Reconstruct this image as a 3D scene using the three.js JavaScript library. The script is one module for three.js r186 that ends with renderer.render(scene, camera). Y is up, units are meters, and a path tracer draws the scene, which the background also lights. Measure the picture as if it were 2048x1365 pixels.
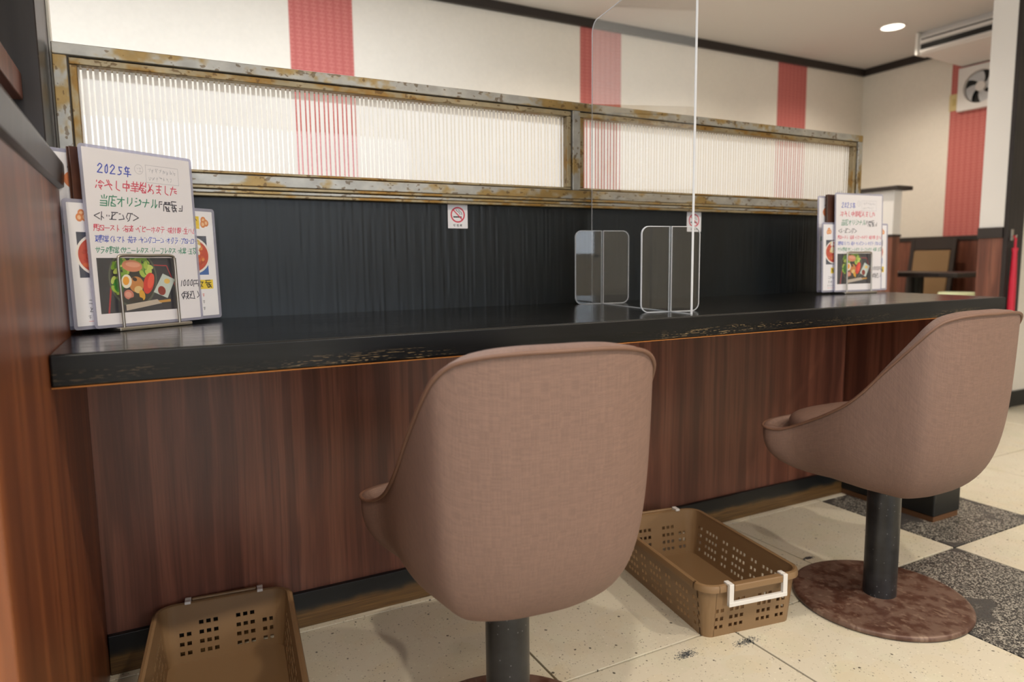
import * as THREE from 'three';
import { RoundedBoxGeometry } from 'three/addons/geometries/RoundedBoxGeometry.js';
import { mergeGeometries, toCreasedNormals } from 'three/addons/utils/BufferGeometryUtils.js';
import { RectAreaLightUniformsLib } from 'three/addons/lights/RectAreaLightUniformsLib.js';

// ---------------------------------------------------------------- camera, light, exposure
RectAreaLightUniformsLib.init();
const scene = new THREE.Scene();
const camera = new THREE.PerspectiveCamera(2 * Math.atan(682.5 / 1373.25) * 180 / Math.PI, 2048 / 1365, 0.05, 60);
camera.position.set(0, 0.84, 0);
camera.rotation.order = 'YXZ';
camera.rotation.set(-0.11432, -0.48570, -0.01118);
camera.focus = 1.35;
camera.userData.fStop = 3.2;
scene.background = new THREE.Color(0.55, 0.68, 0.85);
const renderer = new THREE.WebGLRenderer();
renderer.toneMapping = THREE.LinearToneMapping;
renderer.toneMappingExposure = 0.46;
renderer.shadowMap.enabled = true;

const CEIL = 2.4;
const DOWN_CD = 10, DOWN_COLOR = [1.0, 0.88, 0.72];          // each ceiling downlight
const DAY_COLOR = [0.78, 0.88, 1.0];
const DAY_FRONT = 6.0, DAY_LEFT = 9.0, BACK_FILL_NITS = 72;                         // window light, behind the camera and on the left; then the added back room fill
function windowLight(w, h, power, at, look) {
  const l = new THREE.RectAreaLight(new THREE.Color().setRGB(...DAY_COLOR), power, w, h);
  l.position.set(...at); l.lookAt(...look); l.name = 'window_daylight'; scene.add(l); return l;
}
windowLight(4.0, 1.3, DAY_FRONT, [0.7, 1.58, 4.40], [0.7, 1.58, 0]);
windowLight(2.0, 1.3, DAY_LEFT, [-1.90, 1.45, -0.55], [0, 1.45, -0.55]);

// ---------------------------------------------------------------- small helpers
const V3 = (x, y, z) => new THREE.Vector3(x, y, z);
let seed = 12345;
const rnd = () => { seed = (seed * 1664525 + 1013904223) >>> 0; return seed / 4294967296; };
const hash = (x, y, s) => { let h = (x * 374761393 + y * 668265263 + s * 1442695041) | 0; h = Math.imul(h ^ (h >>> 13), 1274126177); return ((h ^ (h >>> 16)) >>> 0) / 4294967296; };
const sm = (t) => t * t * (3 - 2 * t), lerp = (a, b, t) => a + (b - a) * t, clamp = (x, a = 0, b = 1) => Math.min(b, Math.max(a, x));
const sstep = (a, b, x) => sm(clamp((x - a) / (b - a)));
function vnoise(x, y, px, py, s) {                               // value noise that repeats every px by py cells
  const ix = Math.floor(x), iy = Math.floor(y), fx = sm(x - ix), fy = sm(y - iy), w = (a, p) => ((a % p) + p) % p;
  const a = hash(w(ix, px), w(iy, py), s), b = hash(w(ix + 1, px), w(iy, py), s), c = hash(w(ix, px), w(iy + 1, py), s), d = hash(w(ix + 1, px), w(iy + 1, py), s);
  return lerp(lerp(a, b, fx), lerp(c, d, fx), fy);
}
function fbm(u, v, fx, fy, oct, s) { let t = 0, a = 0.5, n = 0; for (let o = 0; o < oct; o++) { t += a * vnoise(u * fx, v * fy, fx, fy, s + o); n += a; a *= 0.55; fx *= 2; fy *= 2; } return t / n; }
function tex(w, h, fn, srgb = true, repeat = [1, 1]) {
  const d = new Uint8Array(w * h * 4);
  for (let y = 0, i = 0; y < h; y++) for (let x = 0; x < w; x++, i += 4) { const c = fn((x + 0.5) / w, (y + 0.5) / h, x, y); if (typeof c === 'number') d[i] = d[i + 1] = d[i + 2] = clamp(c, 0, 255); else { d[i] = clamp(c[0], 0, 255); d[i + 1] = clamp(c[1], 0, 255); d[i + 2] = clamp(c[2], 0, 255); } d[i + 3] = 255; }
  const t = new THREE.DataTexture(d, w, h); t.wrapS = t.wrapT = THREE.RepeatWrapping; t.magFilter = THREE.LinearFilter; t.minFilter = THREE.LinearMipmapLinearFilter; t.generateMipmaps = true;
  if (srgb) t.colorSpace = THREE.SRGBColorSpace; t.repeat.set(...repeat); t.needsUpdate = true; return t;
}
function canvasTex(w, h, draw) {
  const c = document.createElement('canvas'); c.width = w; c.height = h; const g = c.getContext('2d'); draw(g, w, h);
  const t = new THREE.CanvasTexture(c); t.colorSpace = THREE.SRGBColorSpace; t.magFilter = THREE.LinearFilter; return t;
}
const mix3 = (a, b, t) => [lerp(a[0], b[0], t), lerp(a[1], b[1], t), lerp(a[2], b[2], t)];
const std = (o) => new THREE.MeshStandardMaterial(o);
const phys = (o) => new THREE.MeshPhysicalMaterial(o);
const taken = new Map();
function numbered(name) { const n = taken.get(name) ?? 0; taken.set(name, n + 1); return n ? name + '_' + String(n).padStart(3, '0') : name; }
function shadows(m) { m.castShadow = m.receiveShadow = true; return m; }
function thing(name, label, category, at = [0, 0, 0], turn = 0, group) {
  const o = new THREE.Group(); o.name = numbered(name); o.position.set(...at); o.rotation.y = turn; o.userData = { label, category }; if (group) o.userData.group = group; scene.add(o); return o;
}
function struct(name, label) { const o = new THREE.Group(); o.name = name; o.userData = { kind: 'structure', label }; scene.add(o); return o; }
function part(parent, name, geo, mat, label) {
  const m = shadows(new THREE.Mesh(geo, mat)); m.name = name; if (label) m.userData.label = label; parent.add(m); return m;
}
// a box between two corners, uv in metres on every face, optional rounded edge
function box(x0, x1, y0, y1, z0, z1, r = 0) {
  const sx = x1 - x0, sy = y1 - y0, sz = z1 - z0;
  const g = r > 0 ? new RoundedBoxGeometry(sx, sy, sz, 3, r) : new THREE.BoxGeometry(sx, sy, sz);
  g.translate((x0 + x1) / 2, (y0 + y1) / 2, (z0 + z1) / 2);
  return metreUV(g);
}
function metreUV(g) {
  if (g.index) g = g.toNonIndexed();
  const p = g.attributes.position, uv = new Float32Array(p.count * 2), a = V3(), b = V3(), c = V3();
  for (let i = 0; i < p.count; i += 3) {
    a.fromBufferAttribute(p, i); b.fromBufferAttribute(p, i + 1); c.fromBufferAttribute(p, i + 2);
    const n = b.clone().sub(a).cross(c.clone().sub(a)), ax = Math.abs(n.x), ay = Math.abs(n.y), az = Math.abs(n.z);
    [a, b, c].forEach((q, k) => { const [u, v] = ay >= ax && ay >= az ? [q.x, -q.z] : ax >= az ? [q.z, q.y] : [q.x, q.y]; uv[(i + k) * 2] = u; uv[(i + k) * 2 + 1] = v; });
  }
  g.setAttribute('uv', new THREE.BufferAttribute(uv, 2)); return g;
}
function cyl(r0, r1, h, at, seg = 40) { const g = new THREE.CylinderGeometry(r0, r1, h, seg); g.translate(at[0], at[1], at[2]); return g; }
function tube(pts, r, seg = 60, closed = false, rad = 10) { return new THREE.TubeGeometry(new THREE.CatmullRomCurve3(pts.map((p) => V3(...p)), closed, 'centripetal'), seg, r, rad, closed); }
function rrect(w, h, r, corners = [1, 1, 1, 1]) {                  // rounded rectangle standing on y = 0, corners: bl br tr tl
  const s = new THREE.Shape(), x = w / 2, [a, b, c, d] = corners.map((k) => k * r);
  s.moveTo(-x + a, 0); s.lineTo(x - b, 0); if (b) s.absarc(x - b, b, b, -Math.PI / 2, 0); s.lineTo(x, h - c); if (c) s.absarc(x - c, h - c, c, 0, Math.PI / 2);
  s.lineTo(-x + d, h); if (d) s.absarc(-x + d, h - d, d, Math.PI / 2, Math.PI); s.lineTo(-x, a); if (a) s.absarc(-x + a, a, a, Math.PI, Math.PI * 1.5); return s;
}
function gridGeo(nu, nv, fn, closedU = false) {                    // surface from fn(i, j) -> [x, y, z, u, v]
  const pos = [], uv = [], idx = [];
  for (let j = 0; j <= nv; j++) for (let i = 0; i <= nu; i++) { const p = fn(i, j); pos.push(p[0], p[1], p[2]); uv.push(p[3], p[4]); }
  for (let j = 0; j < nv; j++) for (let i = 0; i < nu; i++) { const a = j * (nu + 1) + i, b = a + 1, c = a + nu + 1, d = c + 1; idx.push(a, b, d, a, d, c); }
  const g = new THREE.BufferGeometry(); g.setAttribute('position', new THREE.Float32BufferAttribute(pos, 3)); g.setAttribute('uv', new THREE.Float32BufferAttribute(uv, 2)); g.setIndex(idx); g.computeVertexNormals();
  if (closedU) { const n = g.attributes.normal; for (let j = 0; j <= nv; j++) { const a = j * (nu + 1), b = a + nu; const v = V3().fromBufferAttribute(n, a).add(V3().fromBufferAttribute(n, b)).normalize(); n.setXYZ(a, v.x, v.y, v.z); n.setXYZ(b, v.x, v.y, v.z); } }
  return g;
}

// ---------------------------------------------------------------- materials
function woodTex(base, dark, light, s) {                           // grain runs along v, one tile is one metre
  return tex(1024, 1024, (u, v) => {
    const warp = fbm(u, v, 6, 2, 3, s) * 0.016, k = u + warp;
    const band = fbm(k, v, 22, 1, 3, s + 20), fine = vnoise(k * 190, v * 5, 190, 5, s + 40), hair = vnoise(k * 420, v * 14, 420, 14, s + 60), streak = sstep(0.62, 0.8, vnoise(k * 52, v * 2, 52, 2, s + 80));
    let c = mix3(base, light, sstep(0.45, 0.8, band) * 0.6); c = mix3(c, dark, sstep(0.55, 0.2, band) * 0.5); c = mix3(c, dark, streak * 0.45); c = mix3(c, dark, sstep(0.6, 0.95, fine) * 0.35);
    const f = 0.93 + 0.14 * hair; return [c[0] * f, c[1] * f, c[2] * f];
  });
}
const M = {};
M.walnut = std({ map: woodTex([120, 73, 57], [76, 43, 34], [142, 93, 74], 3), roughness: 0.38 });
M.walnutWarm = std({ map: woodTex([126, 72, 42], [82, 44, 26], [150, 92, 54], 9), roughness: 0.34 });
const grainBump = tex(512, 512, (u, v) => 255 * (0.6 * vnoise(u * 6, v * 160, 6, 160, 5) + 0.4 * vnoise(u * 12, v * 256, 12, 256, 6)), false);
M.counterTop = std({ map: tex(1024, 1024, (u, v) => { const f = vnoise(u * 8, v * 220, 8, 220, 31), g = fbm(u, v, 5, 5, 4, 33), k = hash(Math.floor(u * 512), Math.floor(v * 512), 3) > 0.9994 ? 60 : 0; const a = 16 + 18 * f * g + k; return [a * 1.0, a * 0.99, a * 0.98]; }), roughness: 0.17, bumpMap: grainBump, bumpScale: 0.0006 });
M.counterFront = phys({ specularIntensity: 0.55, map: tex(2048, 256, (u, v) => { // v runs from the bottom edge up: open worn grain below, smooth film above
  const line = vnoise(u * 60, v * 40, 60, 40, 51), fl = vnoise(u * 340, v * 44, 340, 44, 52), low = 1 - sstep(0.36, 0.56, v + 0.16 * (fbm(u, v, 9, 2, 3, 53) - 0.5)), wear = sstep(0.58, 0.76, line * 0.55 + fl * 0.45) * low * sstep(0.35, 0.7, fbm(u, v, 7, 1, 2, 55));
  const a = 17 + 9 * fbm(u, v, 20, 4, 3, 54) - 9 * low * line; return mix3([a * 0.97, a * 0.99, a * 1.05], [138, 116, 84], wear * 0.75);
}), roughness: 0.3 });
M.footEdge = std({ color: 0x5f3f24, roughness: 0.7 });
M.rawEdge = std({ color: 0x9a5f24, roughness: 0.7 });
M.board = phys({ specularIntensity: 0.7, map: tex(1024, 512, (u, v) => { const f = vnoise(u * 60, v * 9, 60, 9, 61) * 0.5 + vnoise(u * 230, v * 22, 230, 22, 62) * 0.5, g = fbm(u, v, 4, 2, 4, 63); const a = 10 + 9 * f + 10 * g; return [a * 0.74, a * 1.03, a * 1.2]; }), roughness: 0.36, bumpMap: tex(512, 512, (u, v) => 255 * vnoise(u * 170, v * 10, 170, 10, 64), false), bumpScale: 0.0005 });
M.black = std({ color: 0x101213, roughness: 0.45 });
M.darkWood = phys({ specularIntensity: 0.5, map: tex(512, 512, (u, v) => { const f = vnoise(u * 70, v * 6, 70, 6, 71), g = fbm(u, v, 3, 3, 4, 72); const a = 30 + 16 * f + 14 * g; return [a * 1.02, a * 0.92, a * 0.9]; }), roughness: 0.35 });
const patina = tex(2048, 256, (u, v) => {
  const n = fbm(u, v, 12, 3, 5, 81), m = fbm(u, v, 40, 8, 4, 82), p = sstep(0.50, 0.63, n * 0.75 + m * 0.25), s = sstep(0.68, 0.74, fbm(u, v, 90, 24, 3, 83));
  let c = mix3([186, 182, 174], [158, 122, 58], p * 0.8); c = mix3(c, [84, 60, 34], s * 0.5); const f = 0.78 + 0.24 * m; return [c[0] * f, c[1] * f, c[2] * f];
});
M.patina = std({ map: patina, metalness: 0.5, roughness: 0.38 });
M.patinaBead = std({ map: patina.clone(), metalness: 0.55, roughness: 0.4, color: new THREE.Color(0.86, 0.72, 0.48) }); M.patinaBead.map.offset.set(0.37, 0.4);
M.glass = phys({ color: 0xffffff, transmission: 1, thickness: 0, ior: 1.5, roughness: 0.0 });
// milky bands etched on the pane, pairs of clear slits between them; one period is 20.4 mm
const slit = (u) => { const d = Math.min(Math.abs(u - 0.28), Math.abs(u - 0.72)); return 1 - sstep(0.065, 0.10, d); };
M.milky = phys({ color: 0xf4f4f2, transmission: 1, thickness: 0, ior: 1.5, roughness: 1, roughnessMap: tex(128, 4, (u) => 255 * (1 - slit(u)), false), transmissionMap: tex(128, 4, (u) => 255 * lerp(0.62, 1, slit(u)), false) });
M.acrylic = phys({ color: 0xffffff, transmission: 1, thickness: 0.004, ior: 1.49, roughness: 0.0 });
M.acrylicEdge = phys({ color: 0xe9ebf0, transmission: 0.45, thickness: 0, roughness: 1 });
M.filmBorder = phys({ color: 0xe2e2f2, transmission: 0.72, thickness: 0, roughness: 0.4 });
M.film = phys({ color: 0xffffff, transmission: 1, thickness: 0, ior: 1.45, roughness: 0.06 });
const plaster = tex(512, 512, (u, v) => 255 * fbm(u, v, 64, 64, 3, 91), false);
M.cream = std({ map: tex(512, 512, (u, v) => { const a = 1 - 0.04 * fbm(u, v, 3, 3, 4, 92) - 0.02 * fbm(u, v, 60, 60, 2, 93); return [240 * a, 234 * a, 223 * a]; }), roughness: 0.85, bumpMap: plaster, bumpScale: 0.0006 });
M.white = std({ color: 0xe6e4e2, roughness: 0.8 });
M.ceiling = std({ color: 0xd9d6d4, roughness: 0.9, bumpMap: plaster, bumpScale: 0.0005 });
M.stripe = std({ map: tex(1024, 1024, (u, v) => { // small repeated flower pattern of 42 mm
  const k = 24, x = (u * k) % 1 - 0.5, y = (v * k) % 1 - 0.5, r = Math.hypot(x, y), t = Math.atan2(y, x), petal = Math.abs(r - 0.27 - 0.08 * Math.cos(4 * t)) < 0.055 || r < 0.1 || Math.abs(y) > 0.45; return petal ? [180, 86, 84] : [202, 120, 113];
}), roughness: 0.8 });
M.trim = std({ color: 0x2b2421, roughness: 0.5 });
const weave = (d) => tex(512, 512, (u, v, x, y) => {
  const k = 128, a = u * k, b = v * k, over = (Math.floor(a) + Math.floor(b)) % 2, th = over ? Math.sin(Math.PI * (a % 1)) : Math.sin(Math.PI * (b % 1));
  const slubA = hash(Math.floor(a), Math.floor(v * 9), 7), slubB = hash(Math.floor(b), Math.floor(u * 9), 8), s = over ? slubA : slubB;
  if (d) return 255 * (0.25 + 0.6 * th); const f = 0.74 + 0.20 * th + 0.13 * (s - 0.4); return [136 * f, 107 * f, 95 * f];
}, !d, [8, 8]);
M.fabric = std({ map: weave(false), bumpMap: weave(true), bumpScale: 0.0004, roughness: 0.62 });
M.piping = std({ color: 0x6d4f40, roughness: 0.5 });
M.columnBlack = std({ map: tex(256, 256, (u, v) => { const a = 36 + 22 * fbm(u, v, 8, 16, 4, 101) + (hash(Math.floor(u * 128), Math.floor(v * 128), 4) > 0.996 ? 70 : 0); return [a, a, a * 1.04]; }), roughness: 0.3, metalness: 0.3 });
M.rustBase = std({ map: tex(512, 512, (u, v) => { const n = fbm(u, v, 30, 30, 5, 111), m = fbm(u, v, 60, 40, 4, 112); let c = mix3([112, 88, 76], [74, 44, 34], sstep(0.36, 0.70, n) * 0.75); c = mix3(c, [146, 124, 108], sstep(0.6, 0.75, m) * 0.6); return c; }), roughness: 0.42, metalness: 0.2 });
M.basket = std({ color: new THREE.Color(0x866a4b), roughness: 0.42 });
M.basketHandle = std({ color: 0xdcd9d6, roughness: 0.4 });
M.steel = std({ color: 0xb3aca2, metalness: 0.9, roughness: 0.3 });
M.skirting = std({ map: tex(1024, 256, (u, v) => { const n = fbm(u, v, 30, 3, 4, 121), f = vnoise(u * 30, v * 60, 30, 60, 122), w = sstep(0.66, 0.40, v + 0.22 * (n - 0.5)); return mix3([19, 21, 22], mix3([116, 86, 46], [78, 54, 28], f), w * 0.9); }, true), roughness: 0.45 }); // warm lamp light along the foot painted into the colour, counter shade above

// speckled terrazzo floor tiles: the sheet covers four by four tiles
const chips = []; for (let i = 0; i < 17000; i++) chips.push([rnd(), rnd(), 0.0003 + 0.0009 * rnd() * rnd(), 0.3 + 0.65 * rnd()]);
for (let i = 0; i < 360; i++) chips.push([rnd(), rnd(), 0.0008 + 0.0011 * rnd(), 0.9]);
const terrazzo = canvasTex(2048, 2048, (g, w) => {
  g.fillStyle = 'rgb(206,198,180)'; g.fillRect(0, 0, w, w);
  for (let i = 0; i < 900; i++) { const r = (0.004 + 0.03 * rnd()) * w; g.fillStyle = ['rgba(190,165,110,0.035)', 'rgba(232,226,210,0.05)', 'rgba(150,140,120,0.03)'][i % 3]; g.beginPath(); g.ellipse(rnd() * w, rnd() * w, r, r * (0.4 + 0.6 * rnd()), rnd() * 3, 0, 7); g.fill(); }
  for (let i = 0; i < 14000; i++) { g.fillStyle = ['rgba(170,158,130,0.35)', 'rgba(238,232,216,0.4)'][i % 2]; g.fillRect(rnd() * w, rnd() * w, 1 + 3 * rnd(), 1 + 3 * rnd()); }
  for (const [x, y, r, a] of chips) { g.fillStyle = `rgba(46,42,36,${a * 0.8})`; g.beginPath(); g.ellipse(x * w, y * w, r * w, r * w * (0.6 + 0.4 * rnd()), rnd() * 3, 0, 7); g.fill(); }
  // dark scuffed-out specks (metres from the sheet corner x = 0.23, z = -1.997)
  for (const [x, z, rx, rz] of [[0.97 - 0.23, 1.997 - 1.055, 0.030, 0.014], [1.12 - 0.23, 1.997 - 1.03, 0.038, 0.013], [0.62 - 0.23, 1.997 - 1.22, 0.02, 0.012], [1.60 - 0.23, 1.997 - 1.255, 0.02, 0.008], [1.72 - 0.23, 1.997 - 1.14, 0.02, 0.006]]) for (let i = 0; i < 260; i++) {
    const t = rnd() * 6.28, q = Math.sqrt(-2 * Math.log(1 - rnd() * 0.96)) * 0.45; g.fillStyle = `rgba(26,34,44,${0.35 + 0.5 * rnd()})`; g.fillRect((x + Math.cos(t) * q * rx) / 1.8 * w, (z + Math.sin(t) * q * rz) / 1.8 * w, 1 + 3 * rnd(), 1 + 2 * rnd());
  }
});
terrazzo.wrapS = terrazzo.wrapT = THREE.RepeatWrapping;
M.tile = std({ map: terrazzo, roughness: 0.36 });
M.tileDark = std({ map: tex(1024, 1024, (u, v) => { const n = vnoise(u * 150, v * 150, 150, 150, 131), m = vnoise(u * 260, v * 260, 260, 260, 132), worn = sstep(0.66, 0.74, fbm(u, v, 4, 4, 3, 137)), k = sstep(0.50, 0.62, n * 0.55 + m * 0.45) * (1 - worn); const b = 46 + 20 * m + 14 * worn; return mix3([b, b * 0.98, b * 0.97], [188, 182, 170], k * 0.8); }), roughness: 0.4 });
M.grout = std({ color: 0x24211e, roughness: 0.9 });

// ---------------------------------------------------------------- the room shell
const X0 = -2.0, X1 = 6.2, XR = 5.4, ZB = -3.88, ZF = 4.5;
const floor = struct('floor', 'terrazzo tile floor in cream with a few black tiles');
part(floor, 'subfloor', box(X0 - 0.1, X1 + 0.1, -0.10, -0.0100, ZB - 0.1, ZF + 0.1), M.grout);
{
  const TX = 0.68, TZ = -1.097, T = 0.45, light = new Map();
  const geos = [0, 1, 2, 3].flatMap((a) => [0, 1, 2, 3].map((b) => { // sixteen variants share the sheet of four by four tiles
    const g = new RoundedBoxGeometry(T - 0.0048, 0.012, T - 0.0048, 1, 0.0012), p = g.attributes.position, uv = g.attributes.uv;
    for (let i = 0; i < p.count; i++) uv.setXY(i, (a + 0.5 + p.getX(i) / T) / 4, 1 - (b + 0.5 + p.getZ(i) / T) / 4);
    return g;
  }));
  for (let i = -3; i <= 10; i++) for (let j = -6; j <= 3; j++) {
    const x = TX + (i + 0.5) * T, z = TZ + (j + 0.5) * T; if (x > XR + 0.2 || z < ZB || x < -0.7) continue;
    const a = (((i + 1) % 4) + 4) % 4, b = (((j + 2) % 4) + 4) % 4, dark = (i === 3 && j === -1) || (i === 2 && j === 0) || (i === 1 && j === 1);
    const m = part(floor, 'tile', geos[a * 4 + b], dark ? M.tileDark : M.tile, dark ? 'black speckled terrazzo tile' : undefined); m.position.set(x, -0.006, z);
    if (dark) { m.geometry = m.geometry.clone(); const uv = m.geometry.attributes.uv; for (let q = 0; q < uv.count; q++) uv.setXY(q, uv.getX(q) * 4, uv.getY(q) * 4); }
  }
  part(floor, 'rear_flooring', box(X0, X1, -0.012, 0, 0.703 + 0.004, ZF), M.tile);
}
const ceiling = struct('ceiling', 'plain pale grey ceiling'); part(ceiling, 'ceiling_slab', box(X0 - 0.1, X1 + 0.1, CEIL, CEIL + 0.1, ZB - 0.1, ZF + 0.1), M.ceiling);
const wallBack = struct('wall_back', 'cream papered wall with red patterned vertical strips');
part(wallBack, 'wall_face', box(X0 - 0.1, X1 + 0.1, 0, CEIL, ZB - 0.1, ZB), M.cream);
for (const [a, b] of [[-1.09, -0.75], [0.743, 1.082], [2.57, 2.90], [4.39, 4.71]]) part(wallBack, 'wallpaper_strip', box(a, b, 0.1, CEIL, ZB, ZB + 0.002), M.stripe, 'red patterned wallpaper strip');
const wallRight = struct('wall_right', 'cream papered wall with one red strip above dark wood wainscot');
part(wallRight, 'wall_face', box(XR, XR + 0.1, 0, CEIL, ZB, -2.05), M.cream);
part(wallRight, 'wallpaper_strip', box(XR - 0.002, XR, 1.0, CEIL, -3.15, -2.6), M.stripe, 'red patterned wallpaper strip');
part(wallRight, 'wainscot', box(XR - 0.015, XR, 0.0, 0.975, ZB, -2.175), M.walnut, 'brown wood wainscot');
part(wallRight, 'dado_rail', box(XR - 0.025, XR, 0.965, 1.0, ZB, -2.175, 0.004), M.trim, 'dark dado rail');
for (const [n, g] of [['trim_1', box(X0, XR, CEIL - 0.055, CEIL, ZB, ZB + 0.03, 0.004)], ['trim_2', box(XR - 0.03, XR, CEIL - 0.055, CEIL, ZB + 0.03, -2.175, 0.004)]]) { const t = struct(n, 'dark brown ceiling trim'); part(t, 'crown_strip', g, M.trim); }
const wallAlcove = struct('wall_alcove', 'cream wall with a white and wood end face and dark corner board');
part(wallAlcove, 'wall_face', box(4.075, X1, 0, CEIL, -2.175, -2.05), M.cream);
part(wallAlcove, 'end_face', box(4.061, 4.075, 0.998, CEIL, -2.175, -2.052), M.white, 'white end face');
part(wallAlcove, 'end_face', box(4.061, 4.075, 0, 0.94, -2.175, -2.052), M.walnut, 'wood clad end face');
part(wallAlcove, 'dado_rail', box(4.05, 4.075, 0.94, 0.998, -2.178, -2.052, 0.003), M.trim, 'dark dado rail');
part(wallAlcove, 'corner_board', box(4.06, 4.215, 0, CEIL, -2.052, -2.03, 0.003), M.darkWood, 'dark brown vertical corner board');
part(wallAlcove, 'skirting_board', box(4.215, X1, 0, 0.09, -2.05, -2.038, 0.003), M.black, 'black skirting board');
const wallOuter = struct('wall_outer', 'cream side wall'); part(wallOuter, 'wall_face', box(X1, X1 + 0.1, 0, CEIL, -2.05, ZF), M.cream);

function wallWithWindow(name, label, plane, at, a0, a1, w0, w1, y0, y1) {  // a wall with a real opening, its window frame and pane
  const s = struct(name, label), out = at + 0.1 * Math.sign(at), lo = Math.min(at, out), hi = Math.max(at, out);
  const b = (p, q, r, t) => plane === 'z' ? box(p, q, r, t, lo, hi) : box(lo, hi, r, t, p, q);
  part(s, 'wall_face', mergeGeometries([b(a0, w0, 0, CEIL), b(w1, a1, 0, CEIL), b(w0, w1, 0, y0), b(w0, w1, y1, CEIL)]), M.cream);
  const w = struct(name === 'wall_front' ? 'window_1' : 'window_2', 'bright window with white frame'), mid = (lo + hi) / 2, e = 0.02;
  const f = (p, q, r, t) => plane === 'z' ? box(p, q, r, t, mid - e, mid + e, 0.004) : box(mid - e, mid + e, r, t, p, q, 0.004);
  part(w, 'window_frame', mergeGeometries([f(w0, w1, y0, y0 + 0.05), f(w0, w1, y1 - 0.05, y1), f(w0, w0 + 0.05, y0, y1), f(w1 - 0.05, w1, y0, y1), f((w0 + w1) / 2 - 0.025, (w0 + w1) / 2 + 0.025, y0, y1)]), M.white);
  const e2 = 0.003, pane = plane === 'z' ? box(w0 + 0.04, w1 - 0.04, y0 + 0.04, y1 - 0.04, mid - e2, mid + e2) : box(mid - e2, mid + e2, y0 + 0.04, y1 - 0.04, w0 + 0.04, w1 - 0.04);
  part(w, 'window_pane', pane, std({ color: 0xdfe6ee, roughness: 0.3, emissive: new THREE.Color().setRGB(...DAY_COLOR), emissiveIntensity: 2.2 }), 'frosted pane lit by daylight');
}
wallWithWindow('wall_front', 'cream wall with a wide window', 'z', ZF, X0 - 0.1, X1 + 0.1, -1.4, 2.8, 0.88, 2.28);
wallWithWindow('wall_left', 'cream wall with a window', 'x', X0, ZB, ZF, -1.60, 0.50, 0.75, 2.15);

// ---------------------------------------------------------------- the divider behind the counter
const CX0 = -0.118, CXF = 2.115, CX1 = 2.196, CZF = -1.05, ZP = -1.578, CTOP = 0.728;
const divider = struct('wall_divider', 'low divider wall with walnut panel below and black stained board above the counter');
part(divider, 'lower_panel', box(CX0 - 0.02, 2.165, 0.085, CTOP - 0.03, ZP - 0.03, ZP), M.walnut, 'dark walnut laminate panel');
part(divider, 'black_board', box(CX0 - 0.02, CX1, CTOP - 0.03, 1.012, ZP - 0.045, ZP - 0.010), M.board, 'black stained wood back board');
part(divider, 'core', box(CX0 - 0.02, CX1, 0, 1.0, ZP - 0.10, ZP - 0.045), M.black);
{
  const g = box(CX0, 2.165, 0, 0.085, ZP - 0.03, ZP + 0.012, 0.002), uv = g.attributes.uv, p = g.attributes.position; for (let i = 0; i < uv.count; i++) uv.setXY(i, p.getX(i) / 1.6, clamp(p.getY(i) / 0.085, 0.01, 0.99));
  part(divider, 'skirting_board', g, M.skirting, 'black skirting board with warm light painted brown along its foot');
}
// counter end panel standing under the right end
const endPanel = struct('wall_end', 'walnut end panel under the counter with a black wrapped foot');
part(endPanel, 'panel', box(2.172, 2.290, 0.10, CTOP - 0.05, -1.60, -1.252), M.walnut, 'dark walnut end panel');
part(endPanel, 'foot_wrap', box(2.160, 2.302, 0.018, 0.115, -1.60, -1.236, 0.006), M.black, 'black plastic skirting wrapped round the panel foot');
part(endPanel, 'foot_edge', box(2.164, 2.298, 0.0, 0.018, -1.60, -1.240), M.footEdge, 'bare wood edge at the foot');

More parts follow.
